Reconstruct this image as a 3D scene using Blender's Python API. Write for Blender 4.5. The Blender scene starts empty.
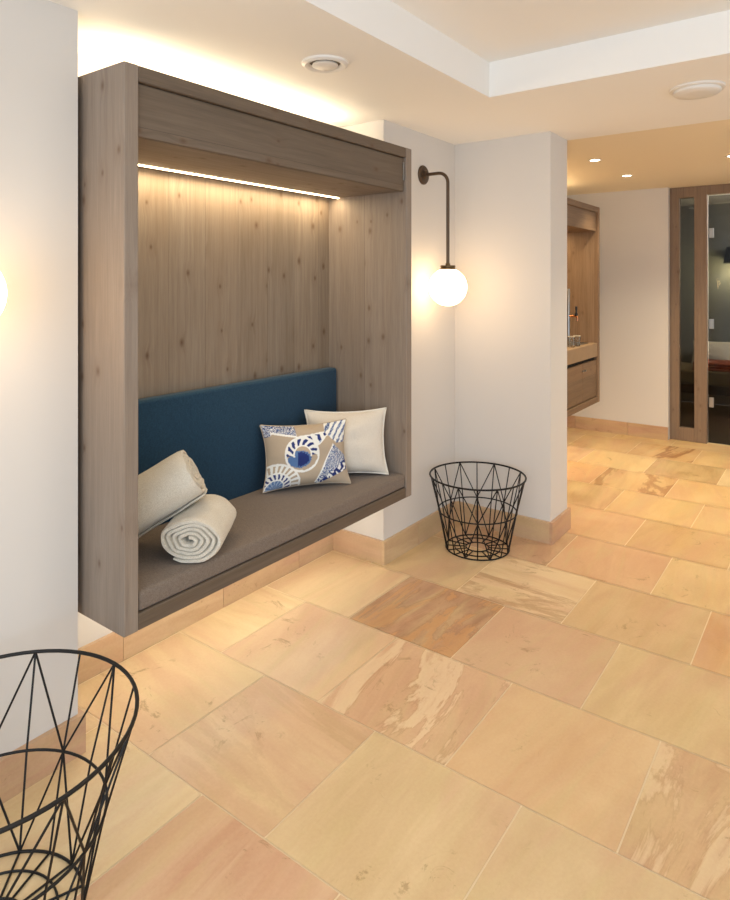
import bpy, bmesh, math, random
from mathutils import Vector, Matrix, noise as mnoise
random.seed(7)
PI = math.pi
scn = bpy.context.scene
COL = scn.collection

# ------------------------------------------------------------------ helpers
def lin(c):
    def f(v):
        v /= 255.0
        return v / 12.92 if v <= 0.04045 else ((v + 0.055) / 1.055) ** 2.4
    return (f(c[0]), f(c[1]), f(c[2]), 1.0)

def link(o, parent=None):
    COL.objects.link(o)
    if parent is not None:
        o.parent = parent
    return o

def obj(name, bm, mat, parent=None, smooth=None):
    me = bpy.data.meshes.new(name)
    bmesh.ops.recalc_face_normals(bm, faces=bm.faces)
    if smooth is not None:
        lim = math.radians(smooth)
        for f in bm.faces:
            f.smooth = True
        for e in bm.edges:
            if len(e.link_faces) == 2 and e.calc_face_angle(0) > lim:
                e.smooth = False
    bm.to_mesh(me)
    bm.free()
    me.materials.append(mat)
    return link(bpy.data.objects.new(name, me), parent)

def tag(o, label, cat, group=None, kind=None):
    o['label'] = label
    o['category'] = cat
    if group: o['group'] = group
    if kind: o['kind'] = kind
    return o

def thing(name, label, cat, loc=(0, 0, 0), rotz=0, group=None):
    o = bpy.data.objects.new(name, None)
    o.empty_display_size = 0.05
    COL.objects.link(o)
    o.location = loc
    o.rotation_euler = (0, 0, rotz)
    return tag(o, label, cat, group)

def struct(name, bm, mat, parent=None, smooth=None):
    o = obj(name, bm, mat, parent, smooth)
    if parent is None:
        o['kind'] = 'structure'
    return o

def dup(root, loc, rotz, label):
    r = root.copy(); COL.objects.link(r)
    r.location = loc; r.rotation_euler = (0, 0, rotz); r['label'] = label
    for ch in list(root.children):
        c = ch.copy(); COL.objects.link(c); c.parent = r
        for g in list(ch.children):
            d = g.copy(); COL.objects.link(d); d.parent = c
    return r

def box(bm, x0, x1, y0, y1, z0, z1, bev=0.0, seg=2):
    b = bmesh.new()
    vs = [b.verts.new((x, y, z)) for x in (x0, x1) for y in (y0, y1) for z in (z0, z1)]
    for q in ((0, 1, 3, 2), (4, 6, 7, 5), (0, 4, 5, 1), (2, 3, 7, 6), (0, 2, 6, 4), (1, 5, 7, 3)):
        b.faces.new([vs[i] for i in q])
    bmesh.ops.recalc_face_normals(b, faces=b.faces)
    if bev > 0:
        bmesh.ops.bevel(b, geom=list(b.edges), offset=bev, segments=seg, affect='EDGES', profile=0.5)
    merge(bm, b)

def merge(bm, b, M=None):
    m = {}
    for v in b.verts:
        m[v] = bm.verts.new(M @ v.co if M is not None else v.co)
    for f in b.faces:
        try:
            bm.faces.new([m[v] for v in f.verts])
        except ValueError:
            pass
    b.free()

def lathe(bm, prof, center=(0, 0, 0), n=40, cap=True):
    cx, cy, cz = center
    rings = []
    for r, z in prof:
        if r < 1e-6:
            rings.append([bm.verts.new((cx, cy, cz + z))])
        else:
            rings.append([bm.verts.new((cx + r * math.cos(2 * PI * i / n), cy + r * math.sin(2 * PI * i / n), cz + z)) for i in range(n)])
    for a, b in zip(rings, rings[1:]):
        for i in range(n):
            j = (i + 1) % n
            if len(a) == 1 and len(b) == 1: continue
            if len(a) == 1: bm.faces.new((a[0], b[i], b[j]))
            elif len(b) == 1: bm.faces.new((a[i], b[0], a[j]))
            else: bm.faces.new((a[i], b[i], b[j], a[j]))
    if cap:
        for r in (rings[0], rings[-1]):
            if len(r) > 2: bm.faces.new(r)

def tube(bm, pts, r, n=8, closed=False):
    pts = [Vector(p) for p in pts]
    N = len(pts)
    rings = []
    up = None
    for i, p in enumerate(pts):
        if closed:
            t = (pts[(i + 1) % N] - pts[i - 1]).normalized()
        else:
            t = (pts[min(i + 1, N - 1)] - pts[max(i - 1, 0)]).normalized()
        if up is None:
            up = t.orthogonal().normalized()
        up = (up - t * up.dot(t))
        if up.length < 1e-6: up = t.orthogonal()
        up.normalize()
        s = t.cross(up)
        rings.append([bm.verts.new(p + (up * math.cos(2 * PI * k / n) + s * math.sin(2 * PI * k / n)) * r) for k in range(n)])
    rng = range(N) if closed else range(N - 1)
    for i in rng:
        a, b = rings[i], rings[(i + 1) % N]
        if closed and i == N - 1:
            best = min(range(n), key=lambda q: (b[q].co - a[0].co).length)
            b = b[best:] + b[:best]
        for k in range(n):
            j = (k + 1) % n
            bm.faces.new((a[k], a[j], b[j], b[k]))
    if not closed:
        bm.faces.new(rings[0]); bm.faces.new(rings[-1])

# ------------------------------------------------------------------ materials
def newmat(name):
    m = bpy.data.materials.new(name)
    m.use_nodes = True
    nt = m.node_tree
    bs = nt.nodes['Principled BSDF']
    return m, nt, bs

class NT:
    def __init__(s, nt): s.nt = nt
    def n(s, t, **kw):
        nd = s.nt.nodes.new(t)
        for k, v in kw.items(): setattr(nd, k, v)
        return nd
    def l(s, a, b): s.nt.links.new(a, b)
    def math(s, op, a, b=None, c=None, clamp=False):
        nd = s.n('ShaderNodeMath', operation=op, use_clamp=clamp)
        for i, v in enumerate((a, b, c)):
            if v is None: continue
            if isinstance(v, (int, float)): nd.inputs[i].default_value = v
            else: s.l(v, nd.inputs[i])
        return nd.outputs[0]
    def mix(s, fac, a, b, blend='MIX'):
        nd = s.n('ShaderNodeMix', data_type='RGBA', blend_type=blend)
        for i, v in ((0, fac), (6, a), (7, b)):
            if isinstance(v, (int, float)): nd.inputs[i].default_value = v
            elif isinstance(v, tuple): nd.inputs[i].default_value = v
            else: s.l(v, nd.inputs[i])
        return nd.outputs[2]
    def noise(s, vec, scale, detail=4, rough=0.55, dist=0.0):
        nd = s.n('ShaderNodeTexNoise')
        nd.inputs['Scale'].default_value = scale
        nd.inputs['Detail'].default_value = detail
        nd.inputs['Roughness'].default_value = rough
        nd.inputs['Distortion'].default_value = dist
        if vec is not None: s.l(vec, nd.inputs['Vector'])
        return nd.outputs['Fac']
    def ramp(s, fac, stops):
        nd = s.n('ShaderNodeValToRGB')
        cr = nd.color_ramp
        while len(cr.elements) < len(stops): cr.elements.new(0.5)
        for e, (p, c) in zip(cr.elements, stops):
            e.position = p
            e.color = c if isinstance(c, tuple) else (c, c, c, 1)
        s.l(fac, nd.inputs[0])
        return nd.outputs[0]
    def bump(s, h, strength, dist, bs):
        nd = s.n('ShaderNodeBump')
        nd.inputs['Strength'].default_value = strength
        nd.inputs['Distance'].default_value = dist
        s.l(h, nd.inputs['Height'])
        s.l(nd.outputs[0], bs.inputs['Normal'])
    def obj(s):
        return s.n('ShaderNodeTexCoord').outputs['Object']
    def sep(s, v):
        nd = s.n('ShaderNodeSeparateXYZ'); s.l(v, nd.inputs[0]); return nd.outputs
    def comb(s, x, y, z):
        nd = s.n('ShaderNodeCombineXYZ')
        for i, v in enumerate((x, y, z)):
            if isinstance(v, (int, float)): nd.inputs[i].default_value = v
            else: s.l(v, nd.inputs[i])
        return nd.outputs[0]

def plain(name, rgb, rough=0.6, metal=0.0, bump=0.0, bscale=200, var=0.0, spec=0.5):
    m, nt, bs = newmat(name)
    N = NT(nt)
    c = lin(rgb)
    bs.inputs['Roughness'].default_value = rough
    bs.inputs['Metallic'].default_value = metal
    bs.inputs['Specular IOR Level'].default_value = spec
    co = N.obj()
    f = N.noise(co, bscale, 3)
    d = tuple(v * (1 - var) for v in c[:3]) + (1,)
    N.l(N.mix(f, c, d), bs.inputs['Base Color'])
    if bump > 0:
        N.bump(f, bump, 0.002, bs)
    return m

def wood(name, grain, plank, width, base, warm, dark, off=0.0, rough=0.55, knots=1.0):
    m, nt, bs = newmat(name)
    N = NT(nt)
    co = N.sep(N.obj())
    ax = {'x': 0, 'y': 1, 'z': 2}
    g, p = co[ax[grain]], co[ax[plank]]
    q = co[[i for i in range(3) if i not in (ax[grain], ax[plank])][0]]
    u = N.math('ADD', N.math('DIVIDE', p, width), off)
    idn = N.math('FLOOR', u)
    fr = N.math('SUBTRACT', u, idn)
    wn = N.n('ShaderNodeTexWhiteNoise', noise_dimensions='1D')
    N.l(idn, wn.inputs['W'])
    rnd = wn.outputs['Value']
    shift = N.math('MULTIPLY', rnd, 13.7)
    # knots : 2-d cells on (plank, grain) axes
    kv = N.comb(N.math('ADD', p, shift), N.math('MULTIPLY', g, 0.62), 0.0)
    vo = N.n('ShaderNodeTexVoronoi', voronoi_dimensions='2D')
    vo.inputs['Scale'].default_value = 9.0
    N.l(kv, vo.inputs['Vector'])
    kd = vo.outputs['Distance']
    ks = N.sep(vo.outputs['Color'])
    on = N.math('GREATER_THAN', ks[0], 0.5)
    ksz = N.math('MULTIPLY_ADD', ks[1], 0.08, 0.06)
    kn = N.math('MULTIPLY', N.math('SUBTRACT', 1.0, N.math('SMOOTH_MIN', N.math('DIVIDE', kd, ksz), 1.0, 0.3), clamp=True), on, clamp=True)
    halo = N.math('MULTIPLY', N.math('SUBTRACT', 1.0, N.math('DIVIDE', kd, 0.33), clamp=True), on)
    # grain lines bending round the knots
    gv = N.comb(N.math('ADD', N.math('MULTIPLY', p, 1.0), N.math('MULTIPLY', halo, 0.014)), N.math('MULTIPLY_ADD', g, 0.035, shift), q)
    g1 = N.noise(gv, 55, 5, 0.6, 0.3)
    g2 = N.noise(gv, 260, 3, 0.6)
    big = N.noise(N.comb(N.math('ADD', p, shift), N.math('MULTIPLY', g, 0.25), q), 5, 3, 0.5, 0.5)
    c = N.mix(N.ramp(g1, [(0.32, 0.0), (0.68, 1.0)]), lin(dark), lin(base))
    c = N.mix(N.math('MULTIPLY', N.ramp(big, [(0.35, 0.0), (0.7, 1.0)]), 0.55), c, lin(warm))
    c = N.mix(0.16, c, N.ramp(g2, [(0.35, 0.25), (0.65, 0.7)]), 'SOFT_LIGHT')
    val = N.math('MULTIPLY_ADD', rnd, 0.22, 0.88)
    c = N.mix(1.0, c, N.comb(val, val, val), 'MULTIPLY')
    c = N.mix(N.math('MULTIPLY', kn, 0.85 * knots, clamp=True), c, lin((84, 57, 37)))
    c = N.mix(N.math('MULTIPLY', halo, 0.22 * knots), c, lin((105, 78, 56)))
    seam = N.math('GREATER_THAN', N.math('ABSOLUTE', N.math('SUBTRACT', fr, 0.5)), 0.5 - 0.0013 / width)
    c = N.mix(N.math('MULTIPLY', seam, 0.38), c, lin((58, 44, 34)))
    N.l(c, bs.inputs['Base Color'])
    bs.inputs['Roughness'].default_value = rough
    bs.inputs['Specular IOR Level'].default_value = 0.35
    N.bump(N.math('SUBTRACT', g1, N.math('MULTIPLY', seam, 0.8)), 0.25, 0.002, bs)
    return m

def stone(name, rough=0.36):
    m, nt, bs = newmat(name)
    N = NT(nt)
    uv = N.n('ShaderNodeUVMap', uv_map='UVMap').outputs[0]
    def att(nm):
        a = N.n('ShaderNodeAttribute', attribute_name=nm)
        return a.outputs['Color'], a.outputs['Alpha']
    A, grout = att('tint_a')
    B, streak = att('tint_b')
    F, feat = att('tint_f')
    def mp(sx, sy):
        d = N.n('ShaderNodeMapping'); d.inputs['Scale'].default_value = (sx, sy, 1); N.l(uv, d.inputs[0]); return d.outputs[0]
    s1 = N.noise(mp(1.2, 6.5), 1.6, 5, 0.55, 0.9)
    s2 = N.noise(mp(1.0, 16.0), 3.0, 4, 0.6, 0.6)
    cl = N.noise(mp(1, 1), 3.2, 5, 0.6, 0.5)
    fine = N.noise(mp(1, 1), 90, 3, 0.7)
    c = N.mix(N.math('MULTIPLY', N.ramp(s1, [(0.42, 0.0), (0.62, 1.0)]), streak), A, B)
    c = N.mix(N.math('MULTIPLY', N.ramp(s2, [(0.5, 0.0), (0.72, 1.0)]), N.math('MULTIPLY', streak, 0.45)), c, B)
    c = N.mix(N.math('MULTIPLY', N.ramp(cl, [(0.45, 0.0), (0.75, 1.0)]), 0.30), c, lin((236, 212, 168)))
    pk = N.noise(mp(0.6, 2.2), 2.2, 4, 0.55, 0.6)
    c = N.mix(N.math('MULTIPLY', N.ramp(pk, [(0.46, 0.0), (0.62, 1.0)]), 0.42), c, lin((202, 156, 126)))
    ol = N.noise(mp(0.5, 3.2), 2.9, 5, 0.6, 0.8)
    c = N.mix(N.math('MULTIPLY', N.ramp(ol, [(0.48, 0.0), (0.66, 1.0)]), 0.40), c, lin((206, 184, 134)))
    # ragged mineral band across feature tiles
    band = N.noise(mp(0.7, 2.6), 1.9, 7, 0.62, 0.7)
    bm_ = N.ramp(band, [(0.50, 0.0), (0.535, 1.0), (0.60, 0.85), (0.64, 0.0)])
    c = N.mix(N.math('MULTIPLY', bm_, feat), c, F)
    edge = N.ramp(band, [(0.488, 0.0), (0.503, 1.0), (0.518, 0.0)])
    c = N.mix(N.math('MULTIPLY', edge, N.math('MULTIPLY', feat, 0.5)), c, lin((140, 92, 48)))
    # sparse brown fern marks
    fern = N.noise(mp(1, 1), 7.5, 8, 0.75, 1.4)
    msk = N.noise(mp(1, 1), 2.3, 2, 0.5)
    fm = N.math('MULTIPLY', N.ramp(fern, [(0.585, 0.0), (0.64, 1.0)]), N.ramp(msk, [(0.50, 0.0), (0.60, 1.0)]))
    c = N.mix(N.math('MULTIPLY', fm, 0.45), c, lin((128, 92, 48)))
    c = N.mix(0.06, c, N.ramp(fine, [(0.35, 0.2), (0.65, 0.8)]), 'OVERLAY')
    c = N.mix(grout, lin((238, 216, 180)), c)
    N.l(c, bs.inputs['Base Color'])
    r = N.math('MULTIPLY_ADD', cl, 0.22, rough - 0.1)
    N.l(r, bs.inputs['Roughness'])
    bs.inputs['Specular IOR Level'].default_value = 0.4
    N.bump(N.math('ADD', N.math('MULTIPLY', fine, 0.25), cl), 0.12, 0.003, bs)
    return m

def fabric(name, rgb, rgb2, scale=900, rough=0.9, bump=0.35):
    m, nt, bs = newmat(name)
    N = NT(nt)
    co = N.obj()
    s = N.sep(co)
    a = N.noise(N.comb(N.math('MULTIPLY', s[0], 1.0), N.math('MULTIPLY', s[1], .12), N.math('MULTIPLY', s[2], .12)), scale, 2)
    b = N.noise(N.comb(N.math('MULTIPLY', s[0], .12), N.math('MULTIPLY', s[1], 1.0), N.math('MULTIPLY', s[2], 1.0)), scale, 2)
    w = N.math('MULTIPLY', N.math('ADD', a, b), 0.5)
    cl = N.noise(co, 5, 3)
    c = N.mix(N.ramp(w, [(0.38, 0.0), (0.62, 1.0)]), lin(rgb2), lin(rgb))
    c = N.mix(N.math('MULTIPLY', cl, 0.15), c, lin(rgb2))
    N.l(c, bs.inputs['Base Color'])
    bs.inputs['Roughness'].default_value = rough
    bs.inputs['Specular IOR Level'].default_value = 0.2
    bs.inputs['Sheen Weight'].default_value = 0.15
    N.bump(w, bump, 0.001, bs)
    return m

def emit(name, rgb, strength):
    m, nt, bs = newmat(name)
    bs.inputs['Base Color'].default_value = lin((250, 245, 235))
    bs.inputs['Emission Color'].default_value = lin(rgb)
    bs.inputs['Emission Strength'].default_value = strength
    bs.inputs['Roughness'].default_value = 0.3
    return m

def plaster(name, rgb):
    m, nt, bs = newmat(name)
    N = NT(nt)
    co = N.obj()
    f = N.noise(co, 140, 4, 0.6)
    b = N.noise(co, 1.3, 3)
    c = lin(rgb)
    d = tuple(v * 0.965 for v in c[:3]) + (1,)
    N.l(N.mix(b, c, d), bs.inputs['Base Color'])
    bs.inputs['Roughness'].default_value = 0.85
    bs.inputs['Specular IOR Level'].default_value = 0.25
    N.bump(f, 0.06, 0.001, bs)
    return m

def glass(name, tint, gloss):
    m = bpy.data.materials.new(name); m.use_nodes = True
    nt = m.node_tree; nt.nodes.clear(); N = NT(nt)
    t = N.n('ShaderNodeBsdfTransparent'); t.inputs[0].default_value = lin(tint)
    g = N.n('ShaderNodeBsdfGlossy'); g.inputs['Roughness'].default_value = 0.02; g.inputs[0].default_value = (1, 1, 1, 1)
    lw = N.n('ShaderNodeFresnel'); lw.inputs[0].default_value = 1.45
    mx = N.n('ShaderNodeMixShader')
    N.l(N.math('MULTIPLY', lw.outputs[0], gloss), mx.inputs[0])
    N.l(t.outputs[0], mx.inputs[1]); N.l(g.outputs[0], mx.inputs[2])
    o = N.n('ShaderNodeOutputMaterial'); N.l(mx.outputs[0], o.inputs[0])
    return m

M_WALL = plaster('white_plaster', (222, 217, 211))
M_CEIL = plaster('ceiling_paint', (250, 247, 242))
M_STONE = stone('sandstone')
WB, WW, WD = (146, 133, 121), (136, 120, 105), (127, 114, 103)
M_WZX = wood('wood_back_planks', 'z', 'x', 0.19, (152, 138, 122), (126, 107, 87), (133, 118, 102), off=0.216)
M_WZY = wood('wood_side_planks', 'z', 'y', 0.30, WB, WW, WD, off=0.35, knots=0.8)
M_WXZ = wood('wood_long_planks', 'x', 'z', 0.30, (114, 100, 86), (106, 90, 74), (97, 84, 71), off=0.4, knots=0.8)
M_WXY = wood('wood_flat_planks', 'x', 'y', 0.20, WB, WW, WD, off=0.4, knots=0.8)
M_VZY = wood('vanity_side_planks', 'z', 'y', 0.30, (142, 118, 96), (130, 100, 74), (120, 98, 76), off=0.1, knots=0.5)
M_VXZ = wood('vanity_long_planks', 'x', 'z', 0.40, (136, 113, 90), (126, 98, 74), (114, 92, 72), off=0.3, knots=0.5)
M_DOORW = wood('door_frame_wood', 'z', 'y', 0.11, (146, 124, 104), (136, 112, 90), (130, 109, 91), off=0.2, knots=0.5)
M_SEAT = fabric('taupe_linen', (136, 122, 110), (104, 92, 82))
M_BLUE = fabric('petrol_blue_cloth', (40, 74, 98), (24, 52, 74))
M_CREAM = fabric('cream_linen', (228, 220, 207), (214, 204, 190))
M_PIPE = plain('white_piping', (232, 226, 214), 0.85)
M_TOWEL = None
M_BLACK = plain('black_wire', (20, 19, 19), 0.5, 0.3)
M_BRONZE = plain('dark_bronze', (92, 76, 62), 0.38, 0.75)
M_BRONZE2 = plain('bronze_collar', (96, 78, 54), 0.3, 0.85)
M_STEEL = plain('brushed_steel', (170, 170, 168), 0.28, 1.0)
M_COPPER = plain('copper', (205, 140, 100), 0.25, 1.0)
M_KNOBBLK = plain('black_plastic', (22, 20, 20), 0.35)
M_WHITEP = plain('white_enamel', (236, 232, 226), 0.4)
M_SHADOW = plain('recess_shade', (30, 26, 22), 0.9)
M_GLOBE = emit('opal_globe_light', (255, 214, 160), 9.0)
M_LED = emit('warm_led', (255, 226, 180), 14.0)
M_DLIGHT = emit('downlight_lens', (255, 238, 205), 20.0)
M_GLASS = glass('smoked_glass', (192, 190, 186), .4)
M_CLEAR = glass('clear_glass', (250, 250, 246), .8)
M_CLEARRIM = plain('glass_rim', (226, 216, 192), .2)
M_SPA = plaster('dark_green_wall', (132, 134, 131))
M_CEIL2 = plaster('ceiling_warm_bounce', (246, 232, 204))  # warm bounce from the floor is mixed into this ceiling colour
M_SPAFLOOR = plain('dark_brown_boards', (70, 48, 34), 0.5, var=0.4, bscale=6)
M_OLIVE = fabric('olive_upholstery', (120, 102, 66), (92, 78, 48))
M_ORANGE = fabric('orange_cloth', (168, 78, 42), (130, 54, 28))
M_SHADE = plain('charcoal_shade', (34, 34, 33), 0.7)
M_COUNTER = plain('sandstone_counter', (160, 134, 106), 0.45, var=0.2, bscale=14)

def towel_mat():
    m, nt, bs = newmat('beige_terry')
    N = NT(nt)
    co = N.obj()
    a = N.noise(co, 420, 2, 0.7)
    b = N.noise(co, 22, 4, 0.6)
    c = N.mix(N.ramp(a, [(0.3, 0.0), (0.6, 1.0)]), lin((200, 190, 172)), lin((236, 229, 214)))
    c = N.mix(N.math('MULTIPLY', N.ramp(b, [(0.4, 0.0), (0.7, 1.0)]), 0.25), c, lin((204, 193, 174)))
    N.l(c, bs.inputs['Base Color'])
    bs.inputs['Roughness'].default_value = .84
    bs.inputs['Sheen Weight'].default_value = 0.4
    bs.inputs['Specular IOR Level'].default_value = 0.1
    N.bump(N.math('ADD', a, b), 0.8, 0.004, bs)
    return m
M_TOWEL = towel_mat()

# ------------------------------------------------------------------ room dimensions (metres)
CEIL, TRAY, CEIL2 = 2.362, 2.525, 2.392
YW, YN = 1.955, 2.302            # wall plane with the lamps, back of the niche
XL, XR = 1.113, 2.820            # niche edges
PX0, PX1, PY = 3.610, 3.888, 1.338  # pier
XB = 6.615                       # far wall
X0, Y0 = -1.6, -2.6              # open ends behind the camera

# ------------------------------------------------------------------ stone tiles
PAL = [((222, 188, 138), (206, 160, 118)), ((230, 200, 148), (214, 178, 122)), ((216, 172, 128), (200, 148, 112)),
       ((220, 184, 124), (200, 158, 96)), ((226, 190, 134), (212, 168, 112))]
FE = {'br': (150, 98, 56), 'pale': (240, 218, 178), 'or': (204, 150, 94)}
T = {  # (row, cell): main, second, streak, (feature, amount)
 (0, 0): ((221, 190, 138), (206, 172, 118), .8, None), (0, 1): ((222, 184, 136), (206, 158, 118), .6, ('br', .15)), (0, 2): ((228, 192, 140), (214, 170, 122), .5, None),
 (0, -1): ((214, 182, 130), (200, 162, 112), .6, None),
 (-1, 1): ((212, 164, 126), (194, 134, 100), .9, None), (-1, 2): ((226, 200, 148), (216, 182, 126), .6, None), (-1, 3): ((222, 190, 140), (208, 168, 120), .6, None),
 (1, -1): ((208, 164, 112), (186, 128, 92), .9, ('pale', .35)), (1, 0): ((222, 178, 122), (212, 158, 104), .6, None), (1, 1): ((216, 166, 122), (200, 142, 106), .8, ('pale', .5)),
 (1, 2): ((224, 182, 138), (208, 160, 122), .5, None), (1, 3): ((240, 208, 152), (226, 186, 124), .6, None),
 (2, -1): ((222, 188, 128), (206, 170, 108), .7, None), (2, 0): ((210, 164, 122), (198, 148, 108), .4, None), (2, 1): ((176, 122, 80), (146, 94, 58), .9, ('or', .6)),
 (2, 2): ((230, 194, 142), (214, 170, 120), .5, None), (2, 3): ((228, 188, 138), (212, 166, 118), .5, None),
 (3, -1): ((220, 158, 92), (202, 132, 66), .8, None), (3, 0): ((214, 172, 116), (198, 152, 94), .7, None), (3, 1): ((234, 202, 152), (222, 178, 124), .5, ('br', .45)),
 (3, 2): ((214, 178, 124), (198, 158, 104), .5, None), (3, 3): ((226, 186, 136), (208, 164, 118), .5, None),
 (4, -1): ((228, 188, 122), (216, 168, 98), .6, None), (4, 0): ((218, 162, 112), (206, 142, 94), .6, None), (4, 1): ((190, 142, 104), (168, 120, 84), .7, None), (4, 2): ((216, 172, 124), (198, 150, 106), .6, None),
 (5, 0): ((208, 160, 92), (192, 138, 74), .7, None), (5, 1): ((220, 164, 110), (208, 148, 94), .6, None),
 (6, -1): ((222, 176, 106), (206, 154, 84), .7, None), (6, 0): ((224, 180, 106), (208, 160, 88), .7, None), (6, 1): ((212, 168, 100), (180, 134, 72), 1.0, None),
 (7, 0): ((224, 178, 108), (212, 160, 90), .6, None), (7, 1): ((216, 168, 98), (190, 138, 74), .8, ('br', .6)), (7, 2): ((222, 166, 98), (206, 144, 80), .6, None),
 (8, 0): ((192, 154, 92), (168, 130, 72), .9, None), (8, 1): ((232, 194, 122), (220, 176, 104), .5, None),
 (9, 0): ((226, 184, 112), (214, 166, 94), .6, None), (9, 1): ((218, 168, 96), (200, 142, 74), .7, ('br', .8)), (9, 2): ((220, 178, 108), (206, 158, 90), .6, None),
 (10, 0): ((228, 188, 118), (216, 170, 100), .5, None), (10, 1): ((224, 182, 110), (210, 162, 92), .6, None),
}

def soft(c, k=.66, mean=(224, 190, 146), des=.15):
    c = [k * a + (1 - k) * b for a, b in zip(c, mean)]
    g = sum(c) / 3
    return tuple(a + (g - a) * des for a in c)

class Stone:
    """Collects stone faces with per-tile colour attributes and a private uv patch for each."""
    def __init__(s): s.v = []; s.f = []; s.uv = []; s.a = []; s.b = []; s.c = []
    def face(s, pts, uvs, A, B, streak, feat, g=1.0):
        i = len(s.v); s.v += pts; s.f.append(tuple(range(i, i + len(pts))))
        s.uv += uvs
        a = lin(A)[:3] + (g,); b = lin(B)[:3] + (streak,)
        c = (lin(FE[feat[0]])[:3] + (feat[1],)) if feat else (0, 0, 0, 0)
        for _ in pts: s.a.append(a); s.b.append(b); s.c.append(c)
    def build(s, name, parent=None):
        me = bpy.data.meshes.new(name); me.from_pydata(s.v, [], s.f)
        uvl = me.uv_layers.new(name='UVMap')
        for i, u in enumerate(s.uv): uvl.data[i].uv = u
        for nm, d in (('tint_a', s.a), ('tint_b', s.b), ('tint_f', s.c)):
            at = me.color_attributes.new(nm, 'FLOAT_COLOR', 'CORNER')
            for i, c in enumerate(d): at.data[i].color = c
        me.materials.append(M_STONE)
        o = link(bpy.data.objects.new(name, me), parent)
        if parent is None: o['kind'] = 'structure'
        return o

rs = random.Random(21)
st = Stone()
st.face([(X0, Y0, -0.0016), (XB + 0.14, Y0, -0.0016), (XB + 0.14, 2.45, -0.0016), (X0, 2.45, -0.0016)], [(0, 0), (1, 0), (1, 1), (0, 1)], (226, 200, 160), (226, 200, 160), 0, None, 0.0)
G = 0.0023
for k in range(-6, 12):
    x = 1.239 + 0.5165 * k
    for j in range(-8, 5):
        y = (0.735 if k % 2 == 0 else 0.4725) + 0.515 * j
        xa, xb, ya, yb = max(x + G, X0), min(x + 0.5165 - G, XB + 0.14), max(y + G, Y0), min(y + 0.515 - G, 2.45)
        if xb <= xa or yb <= ya: continue
        if (k, j) in T: A, B, S, F = T[(k, j)]
        else:
            A, B = rs.choice(PAL); S = rs.uniform(.4, .8); F = None
        A, B = soft(A), soft(B)
        ox, oy = rs.uniform(0, 50), rs.uniform(0, 50)
        fl = rs.choice((1, -1))
        rot = 1 if rs.random() < 0.08 else 0
        tilt = rs.uniform(-.25, .25)
        pts = [(xa, ya), (xb, ya), (xb, yb), (xa, yb)]
        uvs = []
        for (px, py) in pts:
            a, b = (px - x, py - y) if not rot else (py - y, px - x)
            a, b = a + tilt * b, b - tilt * a
            uvs.append((ox + fl * a, oy + b))
        st.face([(p[0], p[1], 0) for p in pts], uvs, A, B, S, F)
floor = st.build('floor')

# baseboards: slabs of the same stone
def skirting(name, runs, h=0.124, t=0.017, L=0.515):
    """runs: list of (x0,y0,x1,y1, nx,ny, first): slab of thickness t standing out along (nx,ny)."""
    s = Stone()
    for (x0, y0, x1, y1, nx, ny, first) in runs:
        d = Vector((x1 - x0, y1 - y0)); tot = d.length; d.normalize()
        cuts = [0.0]; c = first
        while c < tot - 0.02: cuts.append(c); c += L
        cuts.append(tot)
        for a, b in zip(cuts, cuts[1:]):
            A, B = rs.choice([((204, 164, 128), (184, 140, 108)), ((196, 150, 120), (176, 128, 98)), ((212, 178, 134), (194, 150, 110))]); S = rs.uniform(.5, .9); A, B = soft(A, .8), soft(B, .8)
            ox, oy = rs.uniform(0, 50), rs.uniform(0, 50)
            g = 0.0012
            a2, b2 = a + (g if a > 0 else 0), b - (g if b < tot else 0)
            p = lambda q, o, z: (x0 + d.x * q + nx * o, y0 + d.y * q + ny * o, z)
            w = b2 - a2
            def F(P, uv): s.face(P, [(ox + u, oy + v) for u, v in uv], A, B, S, None)
            F([p(a2, t, 0), p(b2, t, 0), p(b2, t, h), p(a2, t, h)], [(0, 0), (w, 0), (w, h), (0, h)])
            F([p(a2, t, h), p(b2, t, h), p(b2, 0, h), p(a2, 0, h)], [(0, h), (w, h), (w, h + t), (0, h + t)])
            F([p(a2, 0, 0), p(a2, t, 0), p(a2, t, h), p(a2, 0, h)], [(0, 0), (t, 0), (t, h), (0, h)])
            F([p(b2, t, 0), p(b2, 0, 0), p(b2, 0, h), p(b2, t, h)], [(0, 0), (t, 0), (t, h), (0, h)])
    return s.build(name)
tk = 0.017
skirting('baseboard_left', [(X0, YW, XL + tk, YW, 0, -1, .4), (XL, YW, XL, YN, 1, 0, .6)])
skirting('baseboard_niche', [(XL + tk, YN, XR - tk, YN, 0, -1, .36)])
skirting('baseboard_center', [(XR, YW, XR, YN, -1, 0, .6), (XR - tk, YW, PX0 - tk, YW, 0, -1, .34)])
skirting('baseboard_pier', [(PX0, PY, PX0, YW - tk, -1, 0, .47), (PX0 - tk, PY, PX1 + tk, PY, 0, -1, .6), (PX1, PY, PX1, YN, 1, 0, .5)])
skirting('baseboard_back', [(XB, 1.312, XB, YN, -1, 0, .36), (PX1 + tk, YN, XB - tk, YN, 0, -1, .5)])
skirting('baseboard_far', [(XB, Y0, XB, 0.02, -1, 0, .5)])

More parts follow.
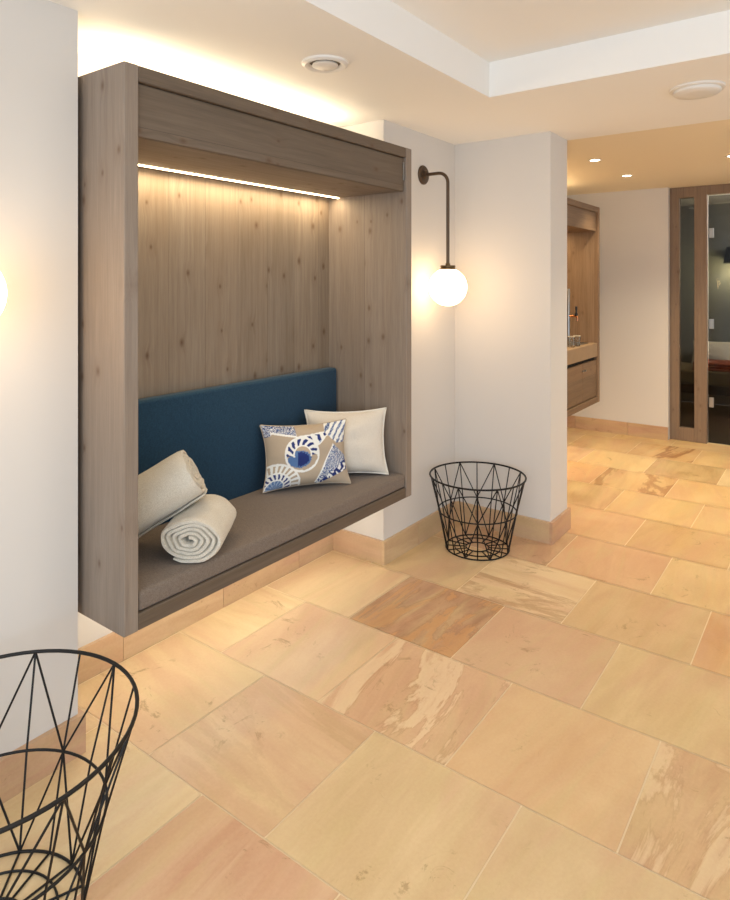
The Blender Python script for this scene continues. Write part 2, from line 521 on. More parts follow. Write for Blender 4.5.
# ------------------------------------------------------------------ walls
def wall(name, *b, mat=M_WALL):
    bm = bmesh.new()
    for q in b: box(bm, *q)
    return struct(name, bm, mat)
ZT = 2.62
wall('wall_left', (X0, XL, YW, 2.45, 0, ZT))
wall('wall_niche', (XL, XR, YN, 2.45, 0, ZT))
wall('wall_center', (XR, PX0, YW, 2.45, 0, ZT))
wall('wall_pier', (PX0, PX1, PY, 2.45, 0, ZT))
wall('wall_alcove', (PX1, XB, YN, 2.45, 0, ZT))
wall('wall_back', (XB, XB + 0.14, 1.312, 2.45, 0, ZT), )
wall('wall_far', (XB, XB + 0.14, Y0, 0.02, 0, ZT))

# ceilings (lower band with a raised tray, and the slightly higher one beyond the pier)
XS = 3.905
TX, TY = 2.775, 1.321
bm = bmesh.new()
def quad(bm, pts): bm.faces.new([bm.verts.new(p) for p in pts])
def ceil_poly(bm):
    quad(bm, [(X0, TY, CEIL), (XS, TY, CEIL), (XS, 2.45, CEIL), (X0, 2.45, CEIL)])
    quad(bm, [(TX, Y0, CEIL), (XS, Y0, CEIL), (XS, TY, CEIL), (TX, TY, CEIL)])
    quad(bm, [(X0, TY, CEIL), (TX, TY, CEIL), (TX, TY, TRAY), (X0, TY, TRAY)])
    quad(bm, [(TX, Y0, CEIL), (TX, TY, CEIL), (TX, TY, TRAY), (TX, Y0, TRAY)])
    quad(bm, [(X0, Y0, TRAY), (TX, Y0, TRAY), (TX, TY, TRAY), (X0, TY, TRAY)])
    quad(bm, [(XS, Y0, CEIL), (XS, 2.45, CEIL), (XS, 2.45, CEIL2 + .1), (XS, Y0, CEIL2 + .1)])
ceil_poly(bm)
struct('ceiling', bm, M_CEIL)
bm = bmesh.new(); box(bm, XS, XB + .14, Y0, 2.45, CEIL2, CEIL2 + 0.1)
struct('ceiling', bm, M_CEIL2)

# ------------------------------------------------------------------ glazed door and sidelight in the far wall
XD0, XD1 = 6.70, 6.76
door = bpy.data.objects.new('door_1', None); COL.objects.link(door); door['kind'] = 'structure'
tag(door, 'smoked glass door with a wooden frame and narrow sidelight in the far wall', 'door')
ZD = 2.391
def part_box(name, mat, parent, *b, bev=0.002):
    bm = bmesh.new()
    for q in b: box(bm, *q, bev=bev)
    return obj(name, bm, mat, parent)
XF = 6.68
part_box('door_frame', M_DOORW, door, (XF, XD1, 1.228, 1.312, 0, ZD), (XF, XD1, .995, 1.100, 0, ZD), (XF, XD1, .022, .10, 0, ZD),
         (XF, XD1, 1.100, 1.228, 2.29, ZD), (XF, XD1, .10, .995, 2.305, ZD), (XF, XD1, 1.100, 1.228, 0, .125), bev=0.003)
sl = part_box('sidelight_pane', M_GLASS, door, (6.715, 6.723, 1.099, 1.229, .124, 2.291), bev=0)
dp = part_box('door_pane', M_GLASS, door, (6.700, 6.710, .108, .982, .012, 2.295), bev=0)
for z in (1.95, 1.11, 0.385):
    part_box('hinge', M_STEEL, dp, (6.690, 6.720, .940, .978, z - .045, z + .045), bev=.003)
bm = bmesh.new(); tube(bm, [(6.69, .20, 1.02), (6.64, .20, 1.02), (6.64, .20, 1.30), (6.69, .20, 1.30)], .01)
obj('door_handle', bm, M_STEEL, dp, 40)

# dim room behind the glass
SX1 = 8.9
wall('wall_spa_back', (SX1, SX1 + .1, -1.2, 3.0, 0, 2.6), mat=M_SPA)
wall('wall_spa_left', (XB + .14, SX1, 2.9, 3.0, 0, 2.6), mat=M_SPA)
wall('wall_spa_right', (XB + .14, SX1, -1.2, -1.1, 0, 2.6), mat=M_SPA)
wall('ceiling_spa', (XB + .14, SX1, -1.1, 2.9, 2.45, 2.55), mat=M_CEIL)
bm = bmesh.new(); box(bm, XB + .14, SX1, -1.1, 2.9, -.05, -0.001)
struct('floor_spa', bm, M_SPAFLOOR)
wall('wall_spa_front', (XB + .14, XB + .2, 1.312, 2.9, 0, 2.6), (XB + .14, XB + .2, -1.1, .02, 0, 2.6), mat=M_SPA)

b = thing('lounge_bench', 'low olive upholstered bench on dark legs seen through the glass door', 'bench', (8.45, .95, 0))
part_box('seat', M_OLIVE, b, (-.38, .38, -1.1, 1.1, .34, .50), bev=.02)
part_box('base_rail', M_SHADE, b, (-.36, .36, -1.05, 1.05, .24, .34), bev=.005)
for sx in (-.32, .32):
    for sy in (-1.0, 1.0):
        part_box('leg', M_SHADE, b, (sx - .025, sx + .025, sy - .025, sy + .025, 0, .24), bev=.004)
bm = bmesh.new()
for i, (w, z) in enumerate(((.24, 0), (.235, .03), (.238, .06))):
    box(bm, 8.10, 8.10 + .42, 1.16 - w, 1.16 + w * .8, .501 + z, .5305 + z, bev=.012)
tag(obj('folded_blanket', bm, M_ORANGE, None, 50), 'folded orange blanket lying on the bench behind the glass door', 'blanket')

def pillow_bm(w, h, t, nu=40, nv=32, ear=0.05, wr=0.0, seed=0, layer=None):
    """cushion standing on its lower edge: local x = width, y = thickness (front is -y), z = height"""
    bm = bmesh.new(); info = {}
    if layer: bm.verts.layers.float_color.new(layer)
    P = {}
    for side in (-1, 1):
        for i in range(nu + 1):
            for j in range(nv + 1):
                u, v = -1 + 2 * i / nu, -1 + 2 * j / nv
                edge = i in (0, nu) or j in (0, nv)
                if side == 1 and edge:
                    P[(side, i, j)] = P[(-1, i, j)]; continue
                uu = u * (1 - ear * (1 - abs(v) ** 2.2)) ; vv = v * (1 - ear * (1 - abs(u) ** 2.2))
                pr = max(0.0, (1 - abs(u) ** 2.4)) ** .62 * max(0.0, (1 - abs(v) ** 2.4)) ** .62
                n = mnoise.noise(Vector((u * 1.7 + seed, v * 1.7, side * 3))) * wr
                d = side * (t / 2) * pr * (1 + n) + wr * .004 * mnoise.noise(Vector((u * 5 + seed, v * 5, side)))
                vt = bm.verts.new((uu * w / 2, d, h / 2 + vv * h / 2))
                P[(side, i, j)] = vt; info[vt] = (u, v, side)
    for side in (-1, 1):
        for i in range(nu):
            for j in range(nv):
                q = [P[(side, i, j)], P[(side, i + 1, j)], P[(side, i + 1, j + 1)], P[(side, i, j + 1)]]
                bm.faces.new(q if side == -1 else q[::-1])
    rim = [(i, 0) for i in range(nu)] + [(nu, j) for j in range(nv)] + [(i, nv) for i in range(nu, 0, -1)] + [(0, j) for j in range(nv, 0, -1)]
    return bm, info, [P[(-1, i, j)].co.copy() for i, j in rim]

bm, _, _ = pillow_bm(.42, .30, .12, 20, 16)
o = obj('white_pillow', bm, M_CREAM, None, 60)
o.location = (8.66, 1.25, .505); o.rotation_euler = (math.radians(-22), 0, -PI / 2)
tag(o, 'pale pillow propped on the bench behind the glass door', 'pillow')
lm = thing('wall_lamp', 'dark tapered shade lamp on the wall behind the glass door', 'lamp', (8.9, 1.02, 1.80))
part_box('wall_plate', M_SHADE, lm, (-.03, 0, -.04, .04, -.05, .07), bev=.004)
bm = bmesh.new(); tube(bm, [(-.03, 0, .0), (-.13, 0, .0)], .01); obj('arm', bm, M_SHADE, lm, 40)
bm = bmesh.new(); lathe(bm, [(.075, .11), (.11, -.08), (.105, -.08), (.071, .105)], (-.14, 0, 0), 32, cap=False); obj('lamp_shade', bm, M_SHADE, lm, 40)
bm = bmesh.new(); lathe(bm, [(0, -.06), (.03, -.04), (.035, 0), (.015, .05), (0, .05)], (-.14, 0, 0), 16); obj('bulb', bm, emit('bulb_glow', (255, 220, 150), 10), lm, 40)

# ------------------------------------------------------------------ wooden seating box hung in the niche
BX0, BX1, BY0, BY1, BZ0, BZ1 = 1.136, 2.756, 1.738, 2.300, 0.425, 2.167
seat = thing('seating_box', 'large grey-brown wooden wall box with a lit seat recess hung in the wall niche', 'built-in seat', (0, 0, 0))
bv = 0.0035
part_box('side_panel', M_WZY, seat, (BX0, BX0 + .050, BY0, BY1, BZ0, BZ1), bev=bv)
part_box('side_panel', M_WZY, seat, (BX1 - .050, BX1, BY0, BY1, BZ0, BZ1), bev=bv)
IX0, IX1 = BX0 + .050, BX1 - .050
part_box('top_panel', M_WXZ, seat, (IX0, IX1, BY0 + .001, BY1, BZ1 - .050, BZ1 - .0005), bev=bv)
part_box('bottom_panel', M_WXZ, seat, (IX0, IX1, BY0 + .001, BY1, BZ0 + .0005, BZ0 + .052), bev=bv)
part_box('back_panel', M_WZX, seat, (IX0, IX1, 2.236, BY1, BZ0 + .052, BZ1 - .05), bev=0)
part_box('valance', M_WXZ, seat, (IX0, IX1, 1.752, 1.772, 1.950, BZ1 - .052), bev=bv)
part_box('soffit', M_WXY, seat, (IX0, IX1, 1.772, 2.236, 1.950, 1.972), bev=0)
part_box('light_strip', M_LED, seat, (IX0 + .002, IX1 - .002, 2.164, 2.173, 1.9450, 1.9505), bev=0)
part_box('bracket', M_STEEL, seat, (IX1 - .012, IX1, 1.746, 1.752, 2.005, 2.095), bev=.001)

def cushion(bm, x0, x1, y0, y1, z0, z1, r):
    box(bm, x0, x1, y0, y1, z0, z1, bev=r, seg=4)
bm = bmesh.new(); cushion(bm, IX0 + .003, IX1 - .003, BY0 + .004, 2.170, .4780, .541, .014)
o = obj('seat_cushion', bm, M_SEAT, None, 50)
tag(o, 'long taupe linen seat pad along the bottom of the wooden wall box', 'cushion')
bm = bmesh.new(); cushion(bm, IX0 + .003, IX1 - .004, 2.172, 2.2355, .4825, 1.040, .016)
o = obj('back_cushion', bm, M_BLUE, None, 50)
tag(o, 'long petrol blue backrest pad leaning along the back of the wooden wall box', 'cushion')

# throw cushions -----------------------------------------------------
M_TAUPE = plain('taupe_piping', (188, 172, 152), .9)
def rim_piping(co, parent, r=.0045, mat=M_PIPE):
    bm = bmesh.new(); tube(bm, co, r, 6, closed=True)
    return obj('piping', bm, mat, parent, 60)

bm, _, rim = pillow_bm(.410, .322, .13, 44, 40, ear=.105, wr=.25, seed=3)
cp = obj('throw_cushion', bm, M_CREAM, None, 60)
rim_piping(rim, cp)
tag(cp, 'plain cream throw cushion with white piping at the right end of the seat', 'cushion')

def shell_paint(u, v):
    """colour of the printed cloth at (u,v) in -1..1"""
    x, y = u * .20, v * .148          # metres on the cloth
    taupe, white, navy, mid, pale = (186, 168, 146), (240, 239, 234), (44, 58, 118), (92, 124, 172), (168, 184, 206)
    nz = mnoise.noise(Vector((x * 60, y * 60, 1.0)))
    nf = mnoise.noise(Vector((x * 190, y * 190, 5.0)))
    c = taupe
    # whelk in the middle: mouth disc, ribbed body whorl, wide spire to the right
    ax, ay = (x + .032) / 1.18, (y - .004) / 1.18
    r = math.hypot(ax, ay); th = math.atan2(ay, ax)
    sx, sy = (x + .002) / 1.2, (y - .054) / 1.2
    an = -.42
    lx, ly = sx * math.cos(an) - sy * math.sin(an), sx * math.sin(an) + sy * math.cos(an)
    wsp = .050 * (1 - (lx + .03) / .15) + nz * .003
    if -.03 < lx < .098 and abs(ly) < wsp:
        k = math.sin(lx * 210 + ly * ly * 1500 + nz * 1.2)
        c = white if k > -.35 else (navy if ly > -.012 else pale)
        if abs(ly) > wsp - .006: c = white
    if r < .074:
        if r > .065 + nz * .005: c = white
        elif ay > -.004 and r > .040: c = white if math.sin(th * 13 + r * 120 + nz) > -.1 else navy
        else:
            c = taupe
            m = math.hypot((ax + .012) / 1.35, ay + .018) + nf * .005
            if m < .036: c = mid
            if ax > -.022 and m < .030 + nf * .012: c = navy
            if .034 < r < .041 and ay > -.01: c = white
    # nautilus fan, lower left
    bx, by = (x + .155) / .88, (y + .146) / .88
    r = math.hypot(bx, by) + nz * .002; th = math.atan2(by, bx)
    if r < .132:
        if r > .122: c = white
        elif r > .086: c = white if math.sin(th * 26 + r * 40) > -.1 else taupe
        elif r > .078: c = white
        elif r > .052: c = navy if math.sin(th * 19 - r * 80 + nz) > .15 else white
        elif r > .045: c = white
        else: c = mid if math.sin(th * 14 + nf * 2) > -.2 else pale
    # speckled cone, lower right
    p0, p1 = (.030, -.142), (.165, .010)
    dx, dy = p1[0] - p0[0], p1[1] - p0[1]; L = math.hypot(dx, dy)
    t = ((x - p0[0]) * dx + (y - p0[1]) * dy) / L; d = ((x - p0[0]) * -dy + (y - p0[1]) * dx) / L
    w = .008 + .30 * t
    if 0 < t < L and -w * 1.5 < d < w * .75:
        c = white if d > w * .75 - .007 else (navy if nf > .12 else (mid if nf > -.08 else white))
        if d < -w * .8: c = navy if nz > -.1 else white
    # pieces of shells on the upper edge
    if (y > .112 - .16 * (x + .2) and x < -.05) or math.hypot(x + .2, y - .14) < .05:
        c = navy if nf > .05 else (white if nf > -.22 else mid)
        if abs(y - .116 + .16 * (x + .2)) < .006 and x > -.17: c = white
    if x > .085 and y > .045 and (x - .085) * .9 + (y - .045) > .055 + nz * .006:
        k = math.sin((x - y * .6) * 190 + nz * 1.5)
        c = white if k > -.2 else (navy if nf > 0 else pale)
    return c

bm, info, rim = pillow_bm(.420, .300, .125, 200, 150, ear=.115, wr=.25, seed=9, layer='print')
layer = bm.verts.layers.float_color['print']
for vt, (u, v, s) in info.items():
    vt[layer] = lin(shell_paint(u, v) if s < 0 else shell_paint(-u, v))
m, nt, bs = newmat('shell_print_cloth'); N = NT(nt)
a = N.n('ShaderNodeAttribute', attribute_name='print')
w = N.noise(N.obj(), 700, 2)
N.l(N.mix(0.15, a.outputs['Color'], N.ramp(w, [(.3, .2), (.7, .8)]), 'OVERLAY'), bs.inputs['Base Color'])
bs.inputs['Roughness'].default_value = .9; bs.inputs['Specular IOR Level'].default_value = .2
N.bump(w, .3, .001, bs)
sp = obj('throw_cushion', bm, m, None, 60)
rim_piping(rim[::4], sp, .003, M_TAUPE)
tag(sp, 'taupe throw cushion printed with blue and white seashells leaning in front of the cream one', 'cushion')

def stand(o, base, udir, lean, z=.5470, roll=0):
    a = math.atan2(udir[1], udir[0])
    o.location = (base[0], base[1], z)
    o.rotation_mode = 'QUATERNION'
    o.rotation_quaternion = (Matrix.Rotation(a, 3, 'Z') @ Matrix.Rotation(-lean, 3, 'X') @ Matrix.Rotation(roll, 3, 'Y')).to_quaternion()
stand(sp, (2.245, 1.982), (.83, -.555), math.radians(13), roll=math.radians(0))
stand(cp, (2.500, 1.950), (.70, -.71), math.radians(11), roll=math.radians(0))

# rolled towels ------------------------------------------------------
def towel_bm(R, L, flat, turns, th, start, seed, mir=1):
    """spiral roll; axis along local +y starting at y=0, lying on z=0"""
    bm = bmesh.new(); r_ = random.Random(seed)
    n = int(turns * 44); sec_o = []; sec_i = []
    pitch = th * 1.10
    r0 = R - pitch * turns
    cl = []
    for i in range(n + 1):
        t = 2 * PI * turns * i / n
        r = r0 + pitch * turns * i / n
        wob = 1 + .14 * mnoise.noise(Vector((math.cos(t + start) * 1.5, math.sin(t + start) * 1.5, seed))) * (1.0 if i < n * .7 else .5)
        cl.append(Vector((mir * r * wob * math.cos(t + start), r * wob * math.sin(t + start) * flat)))
    prof = []
    for i, p in enumerate(cl):
        tg = (cl[min(i + 1, n)] - cl[max(i - 1, 0)]).normalized()
        nm = Vector((tg.y, -tg.x))
        e_ = min(1, (n - i + .15) / 4.0); hw = th / 2 * math.sqrt(max(0, 1 - (1 - e_) ** 2)) * mir
        prof.append((p + nm * hw, p - nm * hw))
    def capround(p_o, p_i, tg):
        c = (p_o + p_i) / 2; v = (p_o - p_i) / 2
        return [c + v * math.cos(PI * k / 5) + tg * (th / 2) * math.sin(PI * k / 5) for k in range(1, 5)]
    tge = (cl[-1] - cl[-2]).normalized(); tgs = (cl[0] - cl[1]).normalized()
    outline_end = capround(prof[-1][0], prof[-1][1], tge)
    zmin = min(min(a.y, b.y) for a, b in prof)
    ny = 22
    rows = []
    for k in range(ny + 1):
        y = L * k / ny
        e = min(k, ny - k)
        sh = 1 if e > 0 else .5
        row = []
        for i, (a, b) in enumerate(prof):
            c = (a + b) / 2; h = (a - b) / 2 * sh
            j = .0035 * mnoise.noise(Vector((c.x * 22, y * 14, c.y * 22 + seed)))
            yy = y + (.006 * mnoise.noise(Vector((c.x * 40, c.y * 40, k * .0 + seed))) if e <= 1 else 0)
            row.append([bm.verts.new((q.x, yy, q.y - zmin + j)) for q in (c + h, c - h)])
        rows.append(row)
    for k in range(ny):
        A, B = rows[k], rows[k + 1]
        for i in range(n):
            bm.faces.new((A[i][0], A[i + 1][0], B[i + 1][0], B[i][0]))
            bm.faces.new((A[i][1], B[i][1], B[i + 1][1], A[i + 1][1]))
        bm.faces.new((A[0][0], B[0][0], B[0][1], A[0][1]))
        bm.faces.new((A[n][0], A[n][1], B[n][1], B[n][0]))
    for row in (rows[0], rows[-1]):
        for i in range(n):
            bm.faces.new((row[i][0], row[i][1], row[i + 1][1], row[i + 1][0]))
    return bm

tw = obj('rolled_towel', towel_bm(.107, .275, .66, 4.6, .0180, math.radians(85), 2, -1), M_TOWEL, None, 55)
tag(tw, 'rolled beige towel lying flat at the seat front, spiral end facing the room', 'towel', 'rolled towels on the seat')
tw.location = (1.408, 1.776, .5425)
tw.rotation_euler = (0, 0, -math.radians(53))
tw2 = obj('rolled_towel', towel_bm(.110, .37, .80, 4.9, .0180, math.radians(-40), 5), M_TOWEL, None, 55)
tag(tw2, 'rolled beige towel propped up behind and across the front roll by the left panel', 'towel', 'rolled towels on the seat')
tw2.rotation_mode = 'QUATERNION'
def aim(o, p, d, roll=0):
    d = Vector(d).normalized()
    xx = d.cross(Vector((0, 0, 1))).normalized(); zz = xx.cross(d)
    Mx = Matrix((xx, d, zz)).transposed()
    o.location = p
    o.rotation_quaternion = (Mx @ Matrix.Rotation(roll, 3, 'Y')).to_quaternion()
aim(tw2, (1.300, 2.050, .547), (.655, -.55, .50))

# ------------------------------------------------------------------ globe wall lamps
def make_sconce(loc, label):
    t = thing('wall_lamp', label, 'lamp', loc, 0, 'globe wall lamps')
    # origin on the wall at the plate centre; the room is towards -y
    bm = bmesh.new(); lathe(bm, [(0, 0), (.056, 0), (.056, .006), (.050, .012), (.026, .014), (.022, .03), (.012, .034), (0, .034)], n=40)
    bmesh.ops.rotate(bm, verts=bm.verts, cent=(0, 0, 0), matrix=Matrix.Rotation(PI / 2, 3, 'X'))
    obj('wall_plate', bm, M_BRONZE, t, 40)
    R = .06; D = .165
    pts = [(0, -.028, 0), (0, -(D - R), 0)] + [(0, -(D - R) - R * math.sin(a), -R + R * math.cos(a)) for a in [PI / 2 * k / 10 for k in range(1, 11)]] + [(0, -D, -.53)]
    bm = bmesh.new(); tube(bm, pts, .0095, 12); obj('arm', bm, M_BRONZE, t, 40)
    bm = bmesh.new(); lathe(bm, [(0, -.515), (.012, -.515), (.014, -.528), (.042, -.528), (.043, -.531), (.043, -.538), (.040, -.540), (.043, -.543), (.043, -.552), (.036, -.556), (0, -.556)], (0, -D, 0), 40)
    obj('collar', bm, M_BRONZE2, t, 30)
    bm = bmesh.new(); bmesh.ops.create_uvsphere(bm, u_segments=48, v_segments=28, radius=.108, matrix=Matrix.Translation((0, -D, -.650)))
    obj('globe_shade', bm, M_GLOBE, t, 180)
    return t
sc = make_sconce((3.222, YW, 2.120), 'bronze arm wall lamp with glowing white globe right of the wooden wall box')
dup(sc, (.702, YW, 2.120), 0, 'wall lamp at the left edge with only part of its glowing globe in view')

# ------------------------------------------------------------------ wire baskets
def make_basket(loc, rot, label, rim, mid, base, hr, hm, wr):
    t = thing('wire_basket', label, 'basket', loc, rot, 'black wire baskets on the stone floor')
    def ring(r, z, wire=wr):
        return [(r * math.cos(2 * PI * k / 64), r * math.sin(2 * PI * k / 64), z) for k in range(64)], wire
    for nm, r, z in (('rim_ring', rim, hr), ('middle_ring', mid, hm), ('foot_ring', base, wr)):
        bm = bmesh.new(); p, w_ = ring(r, z, wr * (1.35 if nm == 'rim_ring' else 1)); tube(bm, p, w_, 8, closed=True); obj(nm, bm, M_BLACK, t, 60)
    P = lambda r, a, z: (r * math.cos(a), r * math.sin(a), z)
    for k in range(16):
        a = 2 * PI * k / 16
        bm = bmesh.new(); tube(bm, [P(rim, a, hr), P(mid, a, hm), P(base, a, wr)], wr * .8, 6); obj('upright_wire', bm, M_BLACK, t, 60)
    for k in range(8):
        for s in (-1, 1):
            a = 2 * PI * k / 8; d = s * PI / 8
            bm = bmesh.new(); tube(bm, [P(rim, a, hr), P(mid, a + d, hm), P(base, a + 2 * d, wr)], wr * .8, 6); obj('slanted_wire', bm, M_BLACK, t, 60)
    bm = bmesh.new()
    for f in (.72, .36):
        p, w_ = ring(base * f, wr, wr * .8); tube(bm, p, w_, 6, closed=True)
    for k in range(16):
        a = 2 * PI * k / 16
        tube(bm, [P(base, a, wr), P(base * .36, a, wr)], wr * .8, 6)
    obj('base_grid', bm, M_BLACK, t, 60)
    return t
make_basket((3.31, 1.650, 0), math.radians(4.5), 'smaller black wire basket in the corner beside the white pier', .266, .218, .176, .408, .212, .0038)
make_basket((.684, 1.588, 0), math.radians(.7), 'larger black wire basket in the near left corner of the picture', .327, .257, .205, .460, .232, .0037)

# ------------------------------------------------------------------ ceiling fittings
v = thing('ceiling_vent', 'round white disc valve in the ceiling above the seating box', 'vent', (1.955, 1.635, CEIL))
bm = bmesh.new(); lathe(bm, [(.056, 0), (.093, 0), (.092, -.008), (.080, -.014), (.066, -.010), (.060, .0)], n=48, cap=False); obj('outer_ring', bm, M_WHITEP, v, 40)
bm = bmesh.new(); lathe(bm, [(0, -.016), (.045, -.016), (.052, -.012), (.050, -.006), (.02, -.003), (.012, 0), (0, 0)], n=48); obj('disc', bm, M_WHITEP, v, 40)
bm = bmesh.new(); lathe(bm, [(0, -.001), (.062, -.001)], n=48, cap=False); obj('throat', bm, plain('shaded_throat', (120, 108, 92), .8), v)
s_ = thing('ceiling_speaker', 'flat round white cover on the ceiling near the tray recess', 'ceiling fitting', (3.19, .514, CEIL))
bm = bmesh.new(); lathe(bm, [(.112, 0), (.112, -.008), (.104, -.012), (.100, -.012), (0, -.012)], n=56, cap=False); obj('mounting_ring', bm, M_WHITEP, s_, 35)
bm = bmesh.new(); lathe(bm, [(.096, -.012), (.096, -.022), (.088, -.028), (.05, -.031), (0, -.032)], n=56, cap=False); obj('cover', bm, M_WHITEP, s_, 35)
def make_downlight(x, y, label):
    t = thing('downlight', label, 'ceiling light', (x, y, CEIL2), 0, 'recessed downlights beyond the pier')
    bm = bmesh.new(); lathe(bm, [(.032, -.001), (.046, -.001), (.046, -.004), (.042, -.006), (.033, -.003)], n=32, cap=False); obj('trim_ring', bm, M_WHITEP, t, 40)
    bm = bmesh.new(); lathe(bm, [(0, -.0025), (.033, -.0025)], n=32, cap=False); obj('lens', bm, M_DLIGHT, t)
    return t
DL = [(4.81, 1.449), (5.67, 1.444), (5.22, .612)]
dl = make_downlight(*DL[0], 'recessed ceiling spotlight nearest to the white pier')
dup(dl, DL[1] + (CEIL2,), 0, 'recessed ceiling spotlight nearest to the glass door frame')
dup(dl, DL[2] + (CEIL2,), 0, 'recessed ceiling spotlight cut by the right edge of the picture')

# ------------------------------------------------------------------ drinks counter beyond the pier
VX0, VX1, VY0 = 4.30, 5.917, 1.740
va = thing('drinks_counter', 'wooden wall unit with stone counter and cupboards half hidden behind the white pier', 'wall unit', (0, 0, 0))
part_box('side_panel', M_VZY, va, (VX0, VX0 + .05, VY0, 2.300, BZ0, BZ1), bev=bv)
part_box('side_panel', M_VZY, va, (VX1 - .05, VX1, VY0, 2.300, BZ0, BZ1), bev=bv)
a0, a1 = VX0 + .05, VX1 - .05
part_box('top_panel', M_VXZ, va, (a0, a1, VY0 + .001, 2.300, BZ1 - .05, BZ1 - .0005), bev=bv)
part_box('bottom_panel', M_VXZ, va, (a0, a1, VY0 + .001, 2.300, BZ0 + .0005, BZ0 + .05), bev=bv)
part_box('back_panel', M_VZY, va, (a0, a1, 2.24, 2.300, BZ0 + .05, BZ1 - .05), bev=0)
part_box('valance', M_VXZ, va, (a0, a1, 1.757, 1.777, 1.950, BZ1 - .05), bev=bv)
part_box('soffit', M_VXZ, va, (a0, a1, 1.777, 2.24, 1.950, 1.97), bev=0)
part_box('light_strip', M_LED, va, (a0 + .01, a1 - .01, 2.14, 2.156, 1.9435, 1.9505), bev=0)
part_box('countertop', M_COUNTER, va, (a0, a1, VY0 + .006, 2.24, .835, .953), bev=.003)
part_box('recess', M_SHADOW, va, (a0, a1, VY0 + .035, 2.24, BZ0 + .05, .835), bev=0)  # solid block, its dark colour stands for shade in the gap below the counter
n = 4; wd = (a1 - a0) / n
for i in range(n):
    d = part_box('cupboard_door', M_VXZ, va, (a0 + i * wd + .002, a0 + (i + 1) * wd - .002, VY0 + .014, VY0 + .035, .482, .803), bev=.002)
    kx = a0 + i * wd + (.03 if i % 2 else wd - .03)
    kb = bmesh.new(); lathe(kb, [(0, 0), (.004, 0), (.004, .008), (.010, .010), (.010, .017), (.007, .019), (0, .019)], n=20)
    bmesh.ops.rotate(kb, verts=kb.verts, cent=(0, 0, 0), matrix=Matrix.Rotation(PI / 2, 3, 'X'))
    bmesh.ops.translate(kb, verts=kb.verts, vec=(kx, VY0 + .014, .745))
    obj('knob', kb, M_STEEL, d, 40)
tp = thing('drinks_tap', 'steel tap column with copper spout and black handle standing on the wooden drinks counter', 'tap', (5.45, 1.865, .9536))
bm = bmesh.new(); lathe(bm, [(0, 0), (.028, 0), (.028, .006), (.0135, .010), (.0135, .480), (.011, .486), (0, .486)], n=24); obj('column', bm, M_STEEL, tp, 40)
bm = bmesh.new(); tube(bm, [(0, -.012, .255), (0, -.062, .255), (0, -.074, .250), (0, -.078, .238), (0, -.078, .215)], .0085, 12); obj('spout', bm, M_COPPER, tp, 40)
bm = bmesh.new(); lathe(bm, [(0, .262), (.012, .262), (.014, .275), (.008, .285), (.007, .30), (.010, .315), (.009, .335), (0, .340)], (0, -.068, 0), 16); obj('handle', bm, M_KNOBBLK, tp, 40)
bm = bmesh.new(); box(bm, 5.50, 5.78, 1.80, 2.05, .9536, .962, bev=.003)
for i in range(8):
    box(bm, 5.515 + i * .032, 5.53 + i * .032, 1.82, 2.03, .962, .9645)
tag(obj('drip_tray', bm, M_STEEL), 'shallow steel drip tray on the drinks counter beside the tap', 'tray')
def make_glass(x, y, label):
    t = thing('drinking_glass', label, 'glass', (x, y, .9535), 0, 'drinking glasses on the counter')
    bm = bmesh.new(); lathe(bm, [(0, 0), (.025, 0), (.028, .004), (.031, .088), (.0295, .088), (.0265, .010), (0, .009)], n=28); obj('bowl', bm, M_CLEAR, t, 40)
    bm = bmesh.new(); lathe(bm, [(.0293, .086), (.0315, .086), (.0315, .0895), (.0293, .0895), (.0293, .086)], n=28, cap=False); obj('rim', bm, M_CLEARRIM, t, 40)
    return t
g = make_glass(5.475, 1.800, 'clear drinking glass right of the tap column')
dup(g, (5.37, 1.812, .9535), 0, 'clear drinking glass nearest to the white pier')

# ------------------------------------------------------------------ lights
def lamp(name, kind, loc, energy, color, rot=(0, 0, 0), **kw):
    d = bpy.data.lights.new(name, kind); d.energy = energy; d.color = color
    for k, v_ in kw.items(): setattr(d, k, v_)
    o = bpy.data.objects.new(name, d); COL.objects.link(o); o.location = loc; o.rotation_euler = rot
    return o
WARM = (1.0, .74, .42)
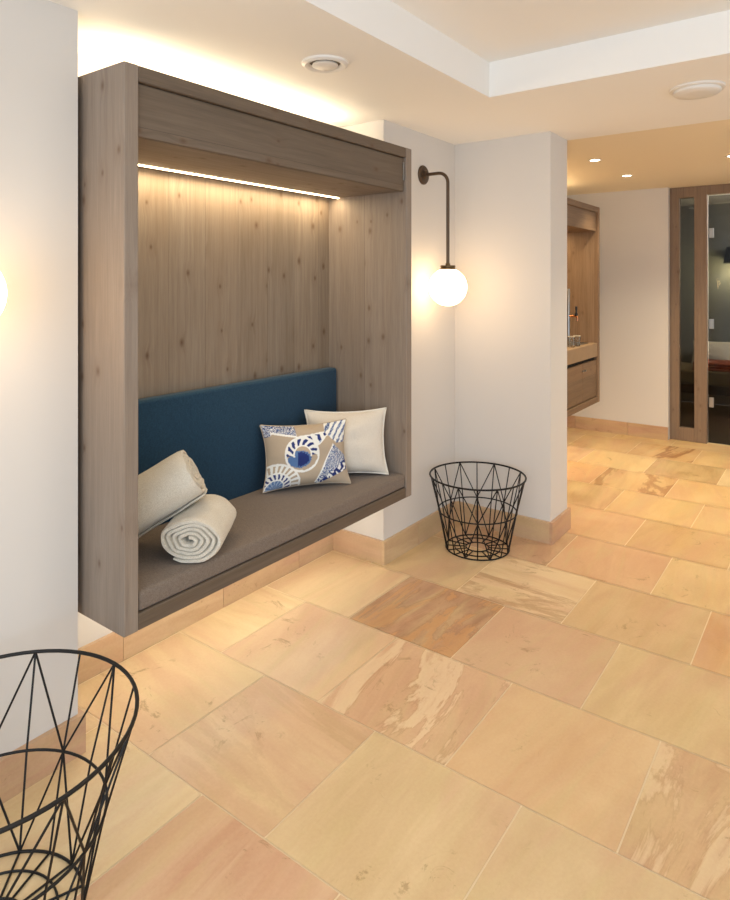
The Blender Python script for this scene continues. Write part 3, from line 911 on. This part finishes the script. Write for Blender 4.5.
# hidden strips on top of and underneath the wooden box, and inside it
lamp('cove_light', 'AREA', ((BX0 + BX1) / 2, 2.17, BZ1 + .03), 7, (1, .83, .58), (PI, 0, 0), shape='RECTANGLE', size=1.40, size_y=.05)
lamp('under_light', 'AREA', ((BX0 + BX1) / 2, 2.10, BZ0 - .012), 4.0, (1, .90, .72), (0, 0, 0), shape='RECTANGLE', size=1.5, size_y=.05)
lamp('recess_light', 'AREA', ((BX0 + BX1) / 2, 2.168, 1.940), 6.5, (1, .78, .48), (math.radians(0), 0, 0), shape='RECTANGLE', size=1.46, size_y=.02)
lamp('counter_light', 'AREA', ((VX0 + VX1) / 2, 2.148, 1.940), 7, (1, .72, .38), (0, 0, 0), shape='RECTANGLE', size=1.4, size_y=.02)
lamp('counter_cove', 'AREA', ((VX0 + VX1) / 2, 2.17, BZ1 + .03), 8, WARM, (PI, 0, 0), shape='RECTANGLE', size=1.5, size_y=.05)
lamp('counter_under', 'AREA', ((VX0 + VX1) / 2, 2.10, BZ0 - .012), 6, WARM, (0, 0, 0), shape='RECTANGLE', size=1.5, size_y=.05)
for x, y in DL + [(4.3, .6), (5.9, .6), (5.1, -.4)]:  # positions beyond the downlights have no fitting, added for general warm light
    lamp('spot', 'SPOT', (x, y, CEIL2 - .02), 40, (1, .83, .55), (0, 0, 0), spot_size=math.radians(105), spot_blend=.8, shadow_soft_size=.04)
for x, y in ((2.0, .3), (.6, .3), (3.2, -.7)):
    lamp('room_fill', 'AREA', (x, y, 2.34), 6, (1, .90, .74), (0, 0, 0), shape='DISK', size=.5)  # added fill without any fitting, brightens the floor and ceiling
lamp('spa_light', 'POINT', (8.70, 1.02, 1.62), 14, (1, .88, .5), shadow_soft_size=.05)
lamp('spa_fill', 'POINT', (7.6, -.2, 2.2), 95, (1, .97, .93), shadow_soft_size=.1)
# daylight from the windows behind the camera
lamp('window_light', 'AREA', (X0 + .1, -.6, 1.45), 66, (.72, .86, 1.0), (0, -PI / 2, 0), shape='RECTANGLE', size=2.0, size_y=3.2)

w = bpy.data.worlds.new('world'); scn.world = w; w.use_nodes = True
bg = w.node_tree.nodes['Background']
bg.inputs[0].default_value = (.82, .91, 1.0, 1); bg.inputs[1].default_value = .92

# ------------------------------------------------------------------ camera
cam = bpy.data.cameras.new('camera'); co = bpy.data.objects.new('camera', cam); COL.objects.link(co)
scn.camera = co
co.location = (0, 0, 1.5)
co.rotation_euler = (PI / 2, 0, math.radians(36.37 - 90))
cam.sensor_fit = 'HORIZONTAL'; cam.sensor_width = 36
cam.lens = 645.6 / 730 * 36
cam.shift_y = -(450 - 281.7) / 730
cam.clip_start = 0.02
scn.view_settings.view_transform = 'Standard'
scn.view_settings.look = 'None'
scn.view_settings.exposure = 0.0
